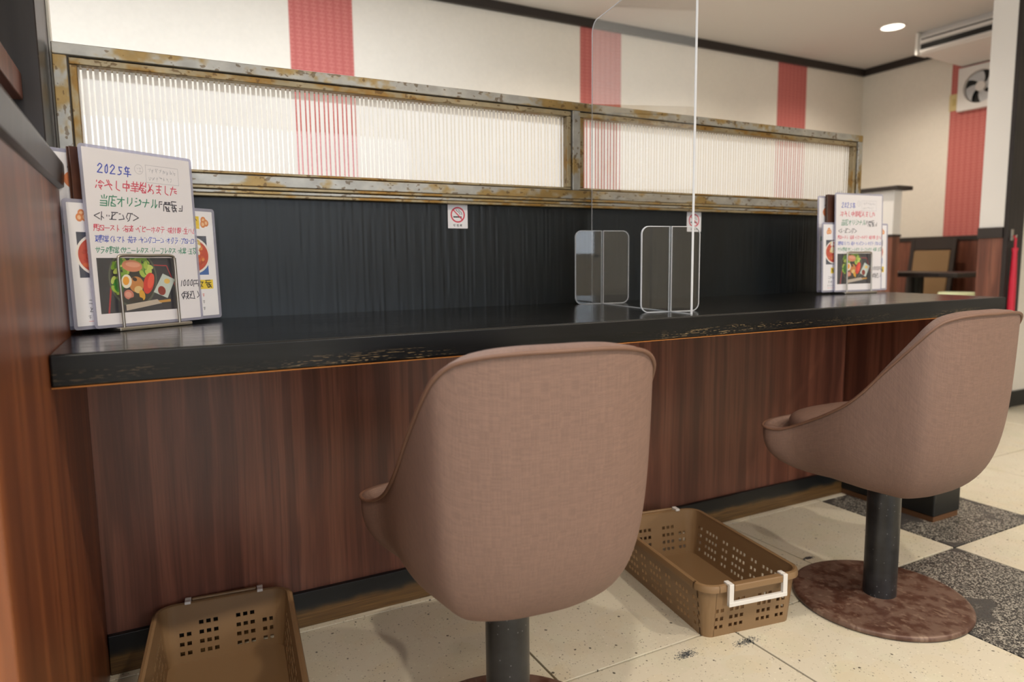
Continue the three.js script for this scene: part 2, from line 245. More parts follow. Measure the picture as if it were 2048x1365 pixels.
// ---------------------------------------------------------------- reeded glass screen on the divider
const screenT = thing('glazed_screen', 'long metal framed screen with two milky striped glass panes above the black board', 'screen', [0, 0, 0]);
{
  const L = -0.131, R = CX1, B = 1.006, T = 1.257, zf = ZP + 0.010, zb = ZP - 0.035, MX = 1.028; // mullion centre
  const bar = (name, x0, x1, y0, y1, z0 = zb, z1 = zf, mat = M.patina) => { const g = box(x0, x1, y0, y1, z0, z1, 0.0022); const uv = g.attributes.uv, h = x1 - x0 > y1 - y0; for (let i = 0; i < uv.count; i++) { const u = uv.getX(i), v = uv.getY(i); if (h) uv.setXY(i, u / 1.25, v * 5); else uv.setXY(i, v / 1.25 + 0.3, u * 5); } return part(screenT, name, g, mat); };
  bar('top_rail', L, R, T - 0.022, T); bar('bottom_rail', L, R, B, B + 0.023);
  bar('stile', L, L + 0.024, B + 0.023, T - 0.022); bar('stile', R - 0.024, R, B + 0.023, T - 0.022); bar('mullion', MX - 0.012, MX + 0.012, B + 0.023, T - 0.022);
  // stepped sill strips under the bottom rail
  bar('sill_strip', L, R, 0.9985, 1.0055, zb, zf + 0.002, M.patinaBead); bar('sill_strip', L, R, 0.9905, 0.998, zb, zf - 0.002, M.patina); bar('sill_strip', L, R, 0.983, 0.990, zb, zf, M.patinaBead);
  for (const [a, b] of [[L + 0.0255, MX - 0.0135], [MX + 0.0135, R - 0.0255]]) {
    const y0 = B + 0.0245, y1 = T - 0.0235, w = 0.0135, q = zf - 0.005;
    bar('glazing_bead', a, b, y1 - w, y1, zb, q, M.patinaBead); bar('glazing_bead', a, b, y0, y0 + 0.006, zb, q, M.patinaBead);
    bar('glazing_bead', a, a + w, y0 + 0.0062, y1 - w - 0.0002, zb, q, M.patinaBead); bar('glazing_bead', b - w, b, y0 + 0.0062, y1 - w - 0.0002, zb, q, M.patinaBead);
    // clear pane with etched milky bands on its front face
    const xa = a + w + 0.0002, xb = b - w - 0.0002, ya = y0 + 0.0065, yb = y1 - w - 0.0004, zc = (zb + q) / 2;
    const g = new THREE.BoxGeometry(xb - xa, yb - ya, 0.004); g.translate((xa + xb) / 2, (ya + yb) / 2, zc); const p = g.attributes.position, uv = g.attributes.uv; for (let i = 0; i < p.count; i++) uv.setXY(i, p.getX(i) / 0.0204, 0.5);
    part(screenT, 'etched_pane', g, [M.glass, M.glass, M.glass, M.glass, M.milky, M.glass], 'clear pane with milky vertical bands');
  }
}

// ---------------------------------------------------------------- half wall on the left with its ledge and the dark board above
const wallSide = struct('wall_side', 'walnut clad half wall with a dark rounded ledge');
part(wallSide, 'panel', box(-0.255, -0.119, 0, 0.968, -1.66, -0.686, 0.002), M.walnutWarm, 'glossy walnut laminate panel');
{
  const s = new THREE.Shape(); // ledge profile in x and y, rounded nose
  s.moveTo(-0.275, 0.966); s.lineTo(-0.122, 0.966); s.lineTo(-0.112, 0.972); s.lineTo(-0.110, 0.998); s.absarc(-0.122, 1.006, 0.012, 0, Math.PI / 2); s.lineTo(-0.275, 1.018); s.closePath();
  const g = new THREE.ExtrudeGeometry(s, { depth: 0.885, bevelEnabled: false, curveSegments: 6 }); g.translate(0, 0, -1.565); part(wallSide, 'ledge', metreUV(toCreasedNormals(g, 0.7)), M.darkWood, 'dark ledge with a rounded nose');
  part(wallSide, 'upright_board', box(-0.212, -0.138, 1.018, CEIL, -1.66, -1.44, 0.003), M.darkWood, 'tall dark stained board');
  part(wallSide, 'edge_strip', box(-0.138, -0.133, 1.018, CEIL, -1.64, -1.615, 0.001), M.cream, 'thin cream edge strip');
  part(wallSide, 'inset_panel', box(-0.232, -0.218, 1.165, CEIL, -1.44, -0.9), M.board, 'dark inset panel');
  part(wallSide, 'cross_rail', box(-0.235, -0.165, 1.120, 1.165, -1.438, -0.9, 0.003), M.walnut, 'brown cross rail');
}

// ---------------------------------------------------------------- counter
const counter = thing('counter', 'long black stained wooden counter top with worn front edge', 'counter');
{
  const plan = (z0, z1, xe) => { const q = new THREE.Shape(); q.moveTo(CX0, -z1); q.lineTo(CXF + (xe ?? 0), -z1); q.lineTo(CX1, -z0); q.lineTo(CX0, -z0); q.closePath(); return q; };
  const slab = (z0, z1, y0, y1, bv) => { const g = new THREE.ExtrudeGeometry(plan(z0, z1), { depth: y1 - y0 - 2 * bv, bevelEnabled: bv > 0, bevelSize: bv, bevelOffset: -bv, bevelThickness: bv, bevelSegments: 2 }); g.rotateX(-Math.PI / 2); g.translate(0, y0 + bv, 0); return metreUV(g); };
  part(counter, 'slab', slab(ZP - 0.009, CZF - 0.006, CTOP - 0.043, CTOP, 0.002), M.counterTop);
  const f = new RoundedBoxGeometry(CXF - CX0, 0.0425, 0.006, 4, 0.0028); f.translate((CX0 + CXF) / 2, CTOP - 0.0215, CZF - 0.003);
  const p = f.attributes.position, uv = f.attributes.uv; for (let i = 0; i < p.count; i++) uv.setXY(i, (p.getX(i) - CX0) / 1.6, clamp((p.getY(i) - CTOP + 0.043) / 0.043, 0.01, 0.99));
  part(counter, 'front_edge', f, M.counterFront, 'black front edge with worn open grain');
  part(counter, 'underside_board', slab(ZP - 0.005, CZF - 0.0005, CTOP - 0.0448, CTOP - 0.0432, 0), M.rawEdge, 'bare orange wood strip under the edge');
}

// ---------------------------------------------------------------- swivel shell chairs
function chairGeos() {
  const half = [[0, 0.722, 0.222], [0.07, 0.7215, 0.219], [0.115, 0.717, 0.209], [0.146, 0.708, 0.197], [0.164, 0.691, 0.184], [0.173, 0.666, 0.164], [0.179, 0.63, 0.132], [0.184, 0.59, 0.096], [0.188, 0.55, 0.062], [0.190, 0.515, 0.024], [0.189, 0.483, -0.026], [0.188, 0.455, -0.078], [0.193, 0.434, -0.120], [0.205, 0.4225, -0.152], [0.211, 0.4235, -0.185], [0.165, 0.425, -0.219], [0.08, 0.425, -0.233]];
  const pts = [...half, [0, 0.424, -0.235], ...half.slice(1).reverse().map(([x, y, z]) => [-x, y, z])].map((p) => V3(...p));
  const rim = new THREE.CatmullRomCurve3(pts, true, 'centripetal'), N = 144, K = 30, rp = rim.getSpacedPoints(N), c = V3(0, 0.293, 0.005);
  const lens = []; let run = 0; for (let i = 0; i <= N; i++) { if (i) run += Math.hypot(rp[i].x - rp[i - 1].x, rp[i].z - rp[i - 1].z); lens.push(run); }
  const shell = gridGeo(N, K, (i, j) => {
    const r = rp[i], k = clamp((r.y - 0.42) / 0.29), t = j / K, h = r.y - c.y;
    const k2 = sstep(-0.21, -0.02, r.z), a = lerp(0.88, 0.955, k2), b = lerp(1.02, 0.96, k), d = lerp(0.36, 0.26, k);
    const P = [[c.x, c.y, c.z], [lerp(c.x, r.x, a), c.y - 0.09 * r.z * a, lerp(c.z, r.z, a)], [lerp(c.x, r.x, b), c.y - 0.05 * r.z + d * h, lerp(c.z, r.z, b)], [r.x, r.y, r.z]];
    const B = [(1 - t) ** 3, 3 * t * (1 - t) ** 2, 3 * t * t * (1 - t), t ** 3], q = [0, 1, 2].map((m) => B[0] * P[0][m] + B[1] * P[1][m] + B[2] * P[2][m] + B[3] * P[3][m]);
    return [...q, lens[i], 0.55 * t * Math.max(0.5, h / 0.43)];
  }, true);
  const inner = gridGeo(N, 16, (i, j) => {
    const r = rp[i], k = clamp((r.y - 0.42) / 0.29), d = V3(r.x, 0, r.z - 0.0).normalize(), th = lerp(0.022, 0.044, k), ix = r.x - d.x * th, iz = r.z - d.z * th, bx = r.x * 0.74, bz = lerp(r.z * 0.74, r.z * 0.66, k);
    const path = [[r.x, r.y, r.z], [r.x - d.x * th * 0.25, r.y + 0.006, r.z - d.z * th * 0.25], [r.x - d.x * th * 0.7, r.y + 0.007, r.z - d.z * th * 0.7], [ix, r.y - 0.002, iz], [ix, r.y - 0.012, iz]];
    let q; if (j <= 4) q = path[j]; else if (j <= 12) { const t = (j - 4) / 8; q = [lerp(ix, bx, t), lerp(r.y - 0.012, 0.395, t), lerp(iz, bz, t)]; } else { const t = (j - 12) / 4; q = [bx * (1 - t), 0.395, bz * (1 - t)]; }
    return [...q, lens[i], q[1] + j * 0.006];
  }, true);
  { const idx = inner.index.array; for (let i = 0; i < idx.length; i += 3) { const t = idx[i]; idx[i] = idx[i + 1]; idx[i + 1] = t; } inner.computeVertexNormals(); }
  const pip = rp.slice(0, N).map((p) => { const d = V3(p.x, 0, p.z).normalize(); return [p.x + d.x * 0.0015, p.y + 0.0005, p.z + d.z * 0.0015]; });
  const piping = tube(pip, 0.0032, 200, true, 8);
  const cushion = gridGeo(64, 20, (i, j) => { const a = i / 64 * Math.PI * 2, b = (j / 20 - 0.5) * Math.PI, pw = (x, e) => Math.sign(x) * Math.pow(Math.abs(x), e), cb = pw(Math.cos(b), 0.45), x = 0.172 * pw(Math.cos(a), 0.62) * cb, z = -0.045 + 0.158 * pw(Math.sin(a), 0.62) * cb, y = 0.432 + 0.036 * pw(Math.sin(b), 0.8); return [x, y, z, x, z]; }, true);
  return { shell, inner, piping, cushion };
}
const CG = chairGeos();
function chair(at, turn, label) {
  const t = thing('swivel_chair', label, 'chair', at, turn, 'swivel chairs along the counter');
  part(t, 'outer_shell', CG.shell, M.fabric, 'brown woven upholstered outer shell'); part(t, 'inner_back', CG.inner, M.fabric, 'woven upholstered inner side'); part(t, 'piping', CG.piping, M.piping); part(t, 'seat_cushion', CG.cushion, M.fabric);
  part(t, 'column', cyl(0.0375, 0.0375, 0.275, [0, 0.154, 0]), M.columnBlack, 'dark metal column');
  const prof = [[0, 0.0], [0.196, 0.0], [0.2, 0.004], [0.2, 0.010], [0.197, 0.0135], [0.19, 0.0155], [0.06, 0.0185], [0.0, 0.0185]].map(([x, y]) => new THREE.Vector2(x, y));
  const base = new THREE.LatheGeometry(prof, 72), p = base.attributes.position, uv = base.attributes.uv; for (let i = 0; i < p.count; i++) uv.setXY(i, p.getX(i) * 1.6 + 0.5, p.getZ(i) * 1.6 + 0.5);
  part(t, 'base_disc', base, M.rustBase, 'rusty brown round base plate'); return t;
}
chair([0.505, 0, -0.985], -0.12, 'brown woven swivel chair standing between the two plastic baskets');
chair([1.552, 0, -1.008], 0.0, 'brown woven swivel chair beside the black floor tiles and the counter end');

// ---------------------------------------------------------------- plastic baskets
function basketBody(W, D, H) {
  // wall cells round the rounded rectangle; hole cells are left open, both faces and the hole edges are built
  const r = 0.022, flare = 0.012, th = 0.0026, cols = [], side = (len, groups, id) => { // groups: [start, count]
    const pitch = 0.0142, hole = 0.0088, cuts = []; groups.forEach(([s, n], gi) => { for (let k = 0; k < n; k++) cuts.push([s + k * pitch, s + k * pitch + hole, gi]); });
    let at = -len / 2; for (const [a, b, gi] of cuts) { cols.push([id, at, a, -1]); cols.push([id, a, b, gi]); at = b; } cols.push([id, at, len / 2, -1]);
  };
  const lx = W - 2 * r, lz = D - 2 * r, p = 0.0142;
  const short = [[-0.097, 2], [-0.058, 3], [0.0155, 3], [0.0685, 2]], long = [[-0.188, 2], [-0.142, 4], [-0.070, 2], [-0.026, 4], [0.046, 2], [0.092, 4], [0.162, 2]];
  const corner = (id) => { for (let k = 0; k < 6; k++) cols.push(['c' + id, k / 6, (k + 1) / 6, -1]); };
  side(lx, short, 0); corner(0); side(lz, long, 1); corner(1); side(lx, short, 2); corner(2); side(lz, long, 3); corner(3);
  const rows = [[0, 0.018, 0], [0.018, 0.027, 1], [0.027, 0.038, 0], [0.038, 0.047, 2], [0.047, 0.058, 0], [0.058, 0.067, 3], [0.067, 0.079, 0], [0.079, 0.088, 4], [0.088, H, 0]];
  const open = (c, rw) => { const g = cols[c][3], q = rows[rw][2]; if (g < 0 || !q) return false; if (typeof cols[c][0] === 'number' && cols[c][0] % 2 === 0) return q < 4 ? true : g === 1 || g === 2; return true; };
  const pt = (id, s, y, off) => { // position on the wall, off goes inwards
    const f = flare * (y / H) - off, hx = W / 2 + f, hz = D / 2 + f; let x, z;
    const ctr = [[lx / 2, lz / 2], [lx / 2, -lz / 2], [-lx / 2, -lz / 2], [-lx / 2, lz / 2]];
    if (id === 0) { x = s; z = hz; } else if (id === 1) { x = hx; z = -s; } else if (id === 2) { x = -s; z = -hz; } else if (id === 3) { x = -hx; z = s; } else { const k = +id[1], a = Math.PI / 2 - k * Math.PI / 2 - s * Math.PI / 2, R = r + f; x = ctr[k][0] + R * Math.cos(a); z = ctr[k][1] + R * Math.sin(a); }
    return [x, y, z];
  };
  const pos = [], quad = (a, b, c, d) => pos.push(...a, ...b, ...c, ...a, ...c, ...d), n = cols.length;
  for (let c = 0; c < n; c++) for (let q = 0; q < rows.length; q++) {
    const [id, s0, s1] = cols[c], [y0, y1] = rows[q];
    const O = [pt(id, s0, y0, 0), pt(id, s1, y0, 0), pt(id, s1, y1, 0), pt(id, s0, y1, 0)], I = [pt(id, s0, y0, th), pt(id, s1, y0, th), pt(id, s1, y1, th), pt(id, s0, y1, th)];
    if (!open(c, q)) { quad(O[0], O[1], O[2], O[3]); quad(I[1], I[0], I[3], I[2]); } else { quad(O[0], O[1], I[1], I[0]); quad(I[3], I[2], O[2], O[3]); quad(O[0], I[0], I[3], O[3]); quad(I[1], O[1], O[2], I[2]); }
  }
  const g = new THREE.BufferGeometry(); g.setAttribute('position', new THREE.Float32BufferAttribute(pos, 3)); g.setAttribute('uv', new THREE.Float32BufferAttribute(new Float32Array(pos.length / 3 * 2), 2)); g.computeVertexNormals();
  const walls = toCreasedNormals(g, 0.5);
  const bs = new THREE.Shape(); { const x = W / 2, z = D / 2; bs.moveTo(-x + r, -z); bs.lineTo(x - r, -z); bs.absarc(x - r, -z + r, r, -Math.PI / 2, 0); bs.lineTo(x, z - r); bs.absarc(x - r, z - r, r, 0, Math.PI / 2); bs.lineTo(-x + r, z); bs.absarc(-x + r, z - r, r, Math.PI / 2, Math.PI); bs.lineTo(-x, -z + r); bs.absarc(-x + r, -z + r, r, Math.PI, Math.PI * 1.5); }
  const bottom = new THREE.ExtrudeGeometry(bs, { depth: 0.003, bevelEnabled: false, curveSegments: 6 }); bottom.rotateX(-Math.PI / 2);
  // rolled rim: flat band with a turned down lip, left open where the handles hang
  const rimPath = []; for (let c = 0; c < n; c++) { const [id, s0, s1] = cols[c]; if (typeof id === 'number') { if (!rimPath.length || cols[c - 1]?.[0] !== id) rimPath.push([id, s0]); rimPath.push([id, s1]); } else rimPath.push([id, s0]); }
  const prof = [[-0.0030, 0.000], [-0.0030, 0.0025], [0.0015, 0.0042], [0.0065, 0.0025], [0.0085, -0.002], [0.0085, -0.012], [0.0065, -0.012], [0.0065, -0.0035], [0.0, 0.0]], rim = [];
  const rq = (i, k) => { const [id, s] = rimPath[i % rimPath.length]; const [o, y] = prof[k % prof.length]; return pt(id, s, H, -o).map((v, m) => m === 1 ? H + y : v); };
  const Q = (a, b, c, d) => rim.push(...a, ...b, ...c, ...a, ...c, ...d);
  for (let i = 0; i < rimPath.length; i++) { for (let k = 0; k < prof.length - 1; k++) Q(rq(i, k), rq(i, k + 1), rq(i + 1, k + 1), rq(i + 1, k)); }
  const rg = new THREE.BufferGeometry(); rg.setAttribute('position', new THREE.Float32BufferAttribute(rim, 3)); rg.setAttribute('uv', new THREE.Float32BufferAttribute(new Float32Array(rim.length / 3 * 2), 2)); rg.computeVertexNormals();
  return { walls, bottom: bottom.toNonIndexed ? bottom : bottom, rim: toCreasedNormals(rg, 0.6) };
}
const BW = 0.235, BD = 0.405, BH = 0.125, BG = basketBody(BW, BD, BH);
function basket(at, turn, label) {
  const t = thing('storage_basket', label, 'basket', at, turn, 'baskets under the counter'), tilt = 0.012;
  part(t, 'wall', BG.walls, M.basket, 'brown plastic side with square holes'); part(t, 'bottom', BG.bottom, M.basket); part(t, 'rim', BG.rim, M.basket);
  for (const s of [1, -1]) {
    const z = s * (BD / 2 + tilt + 0.013), hw = 0.078, h = new THREE.Group(); h.name = 'handle'; h.userData.label = 'pale grey bail handle'; t.add(h);
    const drop = s > 0 ? 0.052 : 0.03, top = BH + 0.008;
    const g = mergeGeometries([box(-hw, -hw + 0.012, top - drop, top, z - 0.004, z + 0.005, 0.0015), box(hw - 0.012, hw, top - drop, top, z - 0.004, z + 0.005, 0.0015), box(-hw, hw, top - drop, top - drop + 0.010, z - 0.0035, z + 0.0055, 0.0015), box(-hw, -hw + 0.012, top - 0.006, top, z - s * 0.012 - 0.006, z - s * 0.012 + 0.008, 0.0015), box(hw - 0.012, hw, top - 0.006, top, z - s * 0.012 - 0.006, z - s * 0.012 + 0.008, 0.0015)]);
    part(h, 'bail', g, M.basketHandle); part(t, 'handle_tab', box(-hw + 0.013, hw - 0.013, BH - 0.010, BH + 0.006, z - 0.010 - (s > 0 ? 0 : -0.004), z + 0.006 - (s > 0 ? 0 : 0.004), 0.003), M.basket);
  }
  return t;
}
basket([1.196, 0, -1.262], -0.155, 'brown plastic basket with square holes beside the rusty base of a chair');
basket([0.083, 0, -1.330], -0.10, 'brown plastic basket with square holes next to the half wall');

// ---------------------------------------------------------------- clear acrylic divider standing on the counter
const acr = thing('acrylic_divider', 'clear acrylic divider sheet with two slotted feet standing on the counter', 'divider', [1.036, CTOP, -1.325], -0.165);
{
  const d = 0.243, q = 0.0045, e = 0.0016, H = 0.735; // depth runs along local z; near end +d
  const plate = (w, h, r, k) => { const g = new THREE.ExtrudeGeometry(rrect(w - 2 * e, h - 2 * e, Math.max(r - e, 0.001), k), { depth: q, bevelEnabled: false, curveSegments: 10 }); return g.translate(0, e, -q / 2); };
  const rim = (w, h, r, k) => { const o = rrect(w, h, r, k), i = rrect(w - 2 * e - 0.0002, h - 2 * e - 0.0002, Math.max(r - e, 0.001), k).getPoints(10).map((p) => new THREE.Vector2(p.x, p.y + e + 0.0001)); o.holes.push(new THREE.Path(i)); const g = new THREE.ExtrudeGeometry(o, { depth: q, bevelEnabled: false, curveSegments: 10 }); return g.translate(0, 0, -q / 2); };
  const K = [0, 0, 1, 1]; part(acr, 'sheet', plate(2 * d, H, 0.03, K).rotateY(-Math.PI / 2), M.acrylic, 'large clear sheet'); part(acr, 'sheet_edge', rim(2 * d, H, 0.03, K).rotateY(-Math.PI / 2), M.acrylicEdge, 'frosted cut edge');
  for (const [z, w, h] of [[0.158, 0.145, 0.186], [-0.178, 0.158, 0.192]]) for (const s of [-1, 1]) { // each foot reads as two wings either side of the sheet
    const wing = w / 2 - q / 2 - 0.001, k = s < 0 ? [1, 0, 0, 1] : [0, 1, 1, 0], x = s * (wing / 2 + q / 2 + 0.001);
    part(acr, 'foot_wing', plate(wing, h, 0.018, k).translate(x, 0, z), M.acrylic, 'clear rounded foot plate'); part(acr, 'foot_edge', rim(wing, h, 0.018, k).translate(x, 0, z), M.acrylicEdge, 'frosted cut edge');
  }
}

// ---------------------------------------------------------------- lettering: pen strokes on a ten by ten grid
const GLYPH = {
  '0': '51232748676351', '1': '6258', '2': '23415172732888', '5': '7232 324565674828', '年': '3113 2272 2575 2225 0797 5259', '冷': '1213 0816 5234 5294 4464 3676 7658 4769', 'や': '0664758564 4153 2189', 'し': '31374879',
  '中': '1333 13168663 1383 8386 1686 5059', '華': '1292 3034 7074 0494 2676 1696 0898 5459', '始': '2016 0565 1648 3207 5033 3383 8084 4689 4649 4989 8689', 'め': '2147 6118 183645768879', 'ま': '1282 2575 5157 5738 3828 5779', 'た': '0373 3109 5585 5687', '当': '5053 2133 8173 1585 1787 1989 8589',
  '店': '5051 1191 1109 4246 4474 3688 3639 3989', 'オ': '0383 5159 5317', 'リ': '2126 717548', 'ジ': '2131 1434 187683 6263 7273', 'ナ': '0484 515338', 'ル': '3136 3618 61687785', '『': '7131 3136 5353 7353', '麗': '1141 6191 1242 6292 0393 0309 3599 2559 4767 4989 7579', '麺': '2080 0343 1046 2549 4969 5393 6499 5499 5696 5898', '』': '3888 8883 6646',
  '<': '821588', '>': '128518', 'ト': '4149 4577', 'ッ': '1415 4445 837858', 'ピ': '2128 2878 2562 8111 9111', 'ン': '1232 188763', 'グ': '311537 3171 715839 8191 9192', '鴨': '0141 0105 0545 4145 2109 0343 6151 5156 5191 5393 5696 9699 5899', 'ロ': '1288 1218 2282 8288 1888', 'ー': '0595', 'ス': '1272 724518 5587', '・': '4555', '海': '1222 0414 0827 4132 3292 4448 4488 8489 3697 4989 5556', '老': '1282 5055 0595 8119 4648 4888 8886 6746', 'ベ': '063369 6171 7181',
  'ビ': '2128 2878 2562 7273 8283', 'ホ': '0383 5159 2517 7587', 'タ': '4117 3282 826648 3566', 'テ': '2171 0494 545539', '味': '1313 1217 1242 4247 1747 5292 4595 7079 7549 7599', '付': '3114 2329 4393 7178 6878 5556', '卵': '4121 2128 2847 4148 3234 6191 9197 8797 6169 7476', '生': '2124 1383 2676 0999 5059', 'ハ': '3217 6287', 'ム': '411888 6788', '夏': '0191 2262 2226 2686 8286 2484 4618 3779 7618', '野': '0040 0004 0444 4044 0242 2008 0646 0949 5191 9174 5595 7578', '菜': '0292 3033 7073 1454 2536 8465 0797 5459 5718 5788',
  '(': '713468', ')': '316638', 'マ': '1292 9255 3668', '茄': '0292 3033 7073 0545 2419 4548 6595 6569 9599 6999', '子': '2272 7254 5458 5838 0595', 'ヤ': '0484 8466 3169', 'コ': '2282 8288 1888', 'ク': '411536 4171 715829', 'ラ': '2171 1484 845729', 'ブ': '1272 724829 8182 9192', 'サ': '0393 3136 717548', 'ダ': '4117 3272 725638 3556 8191', 'ニ': '2272 0898', 'レ': '3138 3884', 'フ': '1282 826839', '水': '5059 0434 3418 8265 5599', '玉': '1282 2575 0999 5259 6777', '葱': '0191 3033 7073 2455 4588 8884 1727 3749 4979 8798',
  '円': '1219 1292 9299 1696 5256', '税': '3121 0343 2209 2307 2537 5162 8172 5383 5386 5686 8386 6659 7678 7899', '込': '1122 0424 2417 0899 4226 6131 6188', '担': '0343 2129 0646 5191 5157 5797 9197 5494 4999', '々': '3115 2272 725438 4668', '☆': '5062946578593749265406363350', '♪': '5058 5083 5837 3748 4858', 'こ': '2282 1717 1788', 'だ': '0363 3109 5585 5787 8191', 'わ': '3139 0333 1865937868', 'と': '3144 7245 4528 2888', 'の': '5338 3816 164393 9379', '禁': '2004 0141 6091 5191 2555 1696 5659', '煙': '2029 0313 4341 5090 5393 4595 7579 4999', '席': '5051 1191 1109 3393 4246 7276 4676 3699', 'N': '2821 2178 7871',
};
function write(g, text, x, y, size, color, o = {}) { // o: advance, slope (rise per character width), width of the pen
  const { adv = 0.92, slope = 0, pen = 0.085, slant = 0.12, wob = 0.2 } = o; g.strokeStyle = color; g.lineWidth = size * pen; g.lineCap = g.lineJoin = 'round'; let cx = x, cy = y;
  for (const ch of text) {
    const s = GLYPH[ch]; if (s) for (const st of s.split(' ')) { g.beginPath(); for (let i = 0; i < st.length; i += 2) { const px = (+st[i] + (rnd() - 0.5) * wob) / 10 * size * Math.min(1, adv * 1.02) * (/[01]/.test(ch) ? 0.75 : 1), py = (+st[i + 1] + (rnd() - 0.5) * wob) / 10 * size, X = cx + px + slant * (size / 2 - py), Y = cy + py - slope * px; i ? g.lineTo(X, Y) : g.moveTo(X, Y); } g.stroke(); }
    const w = size * (/[01・ッ()<>]/.test(ch) ? adv * 0.62 : adv); cx += w; cy -= slope * w;
  }
  return cx;
}
const blob = (g, x, y, rx, ry, c, rot = 0) => { g.fillStyle = c; g.beginPath(); g.ellipse(x, y, rx, ry, rot, 0, 7); g.fill(); };
function saladPhoto(g, x, y, w, h) {                               // printed photograph of a cold noodle bowl on a dark tray
  g.save(); g.beginPath(); g.rect(x, y, w, h); g.clip(); g.fillStyle = '#34343c'; g.fillRect(x, y, w, h);
  for (let i = 0; i < 60; i++) { g.fillStyle = `rgba(${60 + 30 * rnd()},${58 + 30 * rnd()},${70 + 30 * rnd()},0.12)`; g.fillRect(x + rnd() * w, y + rnd() * h, w * 0.2, h * 0.04); }
  const P = (a, b) => [x + a * w, y + b * h];
  g.strokeStyle = '#b03038'; g.lineWidth = w * 0.012; g.beginPath(); g.moveTo(...P(0.62, 0.13)); g.lineTo(...P(0.86, 0.15)); g.lineTo(...P(0.97, 0.6)); g.stroke(); g.beginPath(); g.moveTo(...P(0.14, 0.52)); g.lineTo(...P(0.09, 1)); g.lineWidth = w * 0.02; g.stroke();
  const cx = x + 0.42 * w, cy = y + 0.37 * h, R = 0.30 * w; blob(g, cx, cy, R, R * 1.12, '#5d6154'); blob(g, cx, cy, R * 0.93, R * 1.03, '#2f2f2c');
  for (let i = 0; i < 70; i++) { const t = 2.5 + rnd() * 3.6, q = R * (0.35 + 0.55 * rnd()); blob(g, cx + q * Math.cos(t), cy + q * Math.sin(t), R * 0.16, R * 0.09, ['#7da336', '#a9c24e', '#4f8a2c', '#c4d36a'][i % 4], rnd() * 3); }
  for (let i = 0; i < 22; i++) blob(g, cx - R * 0.75 + rnd() * R * 0.25, cy + R * 0.05 + rnd() * R * 0.4, R * 0.1, R * 0.07, ['#2f7a2a', '#3f9434'][i % 2], rnd() * 3);
  blob(g, cx - R * 0.02, cy - R * 0.45, R * 0.42, R * 0.22, '#d98a68', 0.1); blob(g, cx + R * 0.02, cy - R * 0.5, R * 0.3, R * 0.1, '#e6a487', 0.1);
  blob(g, cx + R * 0.62, cy + R * 0.22, R * 0.22, R * 0.42, '#d8382c', 0.35); blob(g, cx + R * 0.72, cy + R * 0.14, R * 0.13, R * 0.3, '#ee5a44', 0.35);
  blob(g, cx + R * 0.1, cy + R * 0.25, R * 0.3, R * 0.3, '#c88544'); blob(g, cx - R * 0.3, cy + R * 0.12, R * 0.21, R * 0.26, '#f2ead8', 0.2); blob(g, cx - R * 0.32, cy + R * 0.1, R * 0.13, R * 0.16, '#f0a52e', 0.2); blob(g, cx + R * 0.04, cy + R * 0.05, R * 0.1, R * 0.07, '#3a2620', 0.4);
  blob(g, cx - R * 0.25, cy + R * 0.62, R * 0.2, R * 0.18, '#cf7d6c', 0.3); blob(g, cx - R * 0.27, cy + R * 0.62, R * 0.13, R * 0.11, '#e0a08c', 0.3); blob(g, cx + R * 0.16, cy + R * 0.45, R * 0.17, R * 0.14, '#e2c486'); blob(g, cx + R * 0.3, cy + R * 0.66, R * 0.12, R * 0.2, '#e0a62c', -0.2); blob(g, cx + R * 0.02, cy + R * 0.82, R * 0.3, R * 0.1, '#2a2420');
  g.fillStyle = '#c9d3cc'; g.beginPath(); [[0.80, 0.30], [0.96, 0.42], [0.84, 0.78], [0.66, 0.65]].forEach(([a, b], i) => i ? g.lineTo(...P(a, b)) : g.moveTo(...P(a, b))); g.fill(); blob(g, ...P(0.85, 0.45), w * 0.04, h * 0.05, '#ecc46a'); blob(g, ...P(0.77, 0.63), w * 0.05, h * 0.09, '#8e2f26', -0.5);
  g.fillStyle = '#c5b7a8'; g.beginPath(); [[0.30, 0.86], [0.70, 0.79], [0.76, 0.87], [0.30, 0.97]].forEach(([a, b], i) => i ? g.lineTo(...P(a, b)) : g.moveTo(...P(a, b))); g.fill(); g.fillStyle = '#c99546'; g.beginPath(); [[0.71, 0.815], [0.88, 0.80], [0.88, 0.85], [0.74, 0.86]].forEach(([a, b], i) => i ? g.lineTo(...P(a, b)) : g.moveTo(...P(a, b))); g.fill();
  g.restore();
}
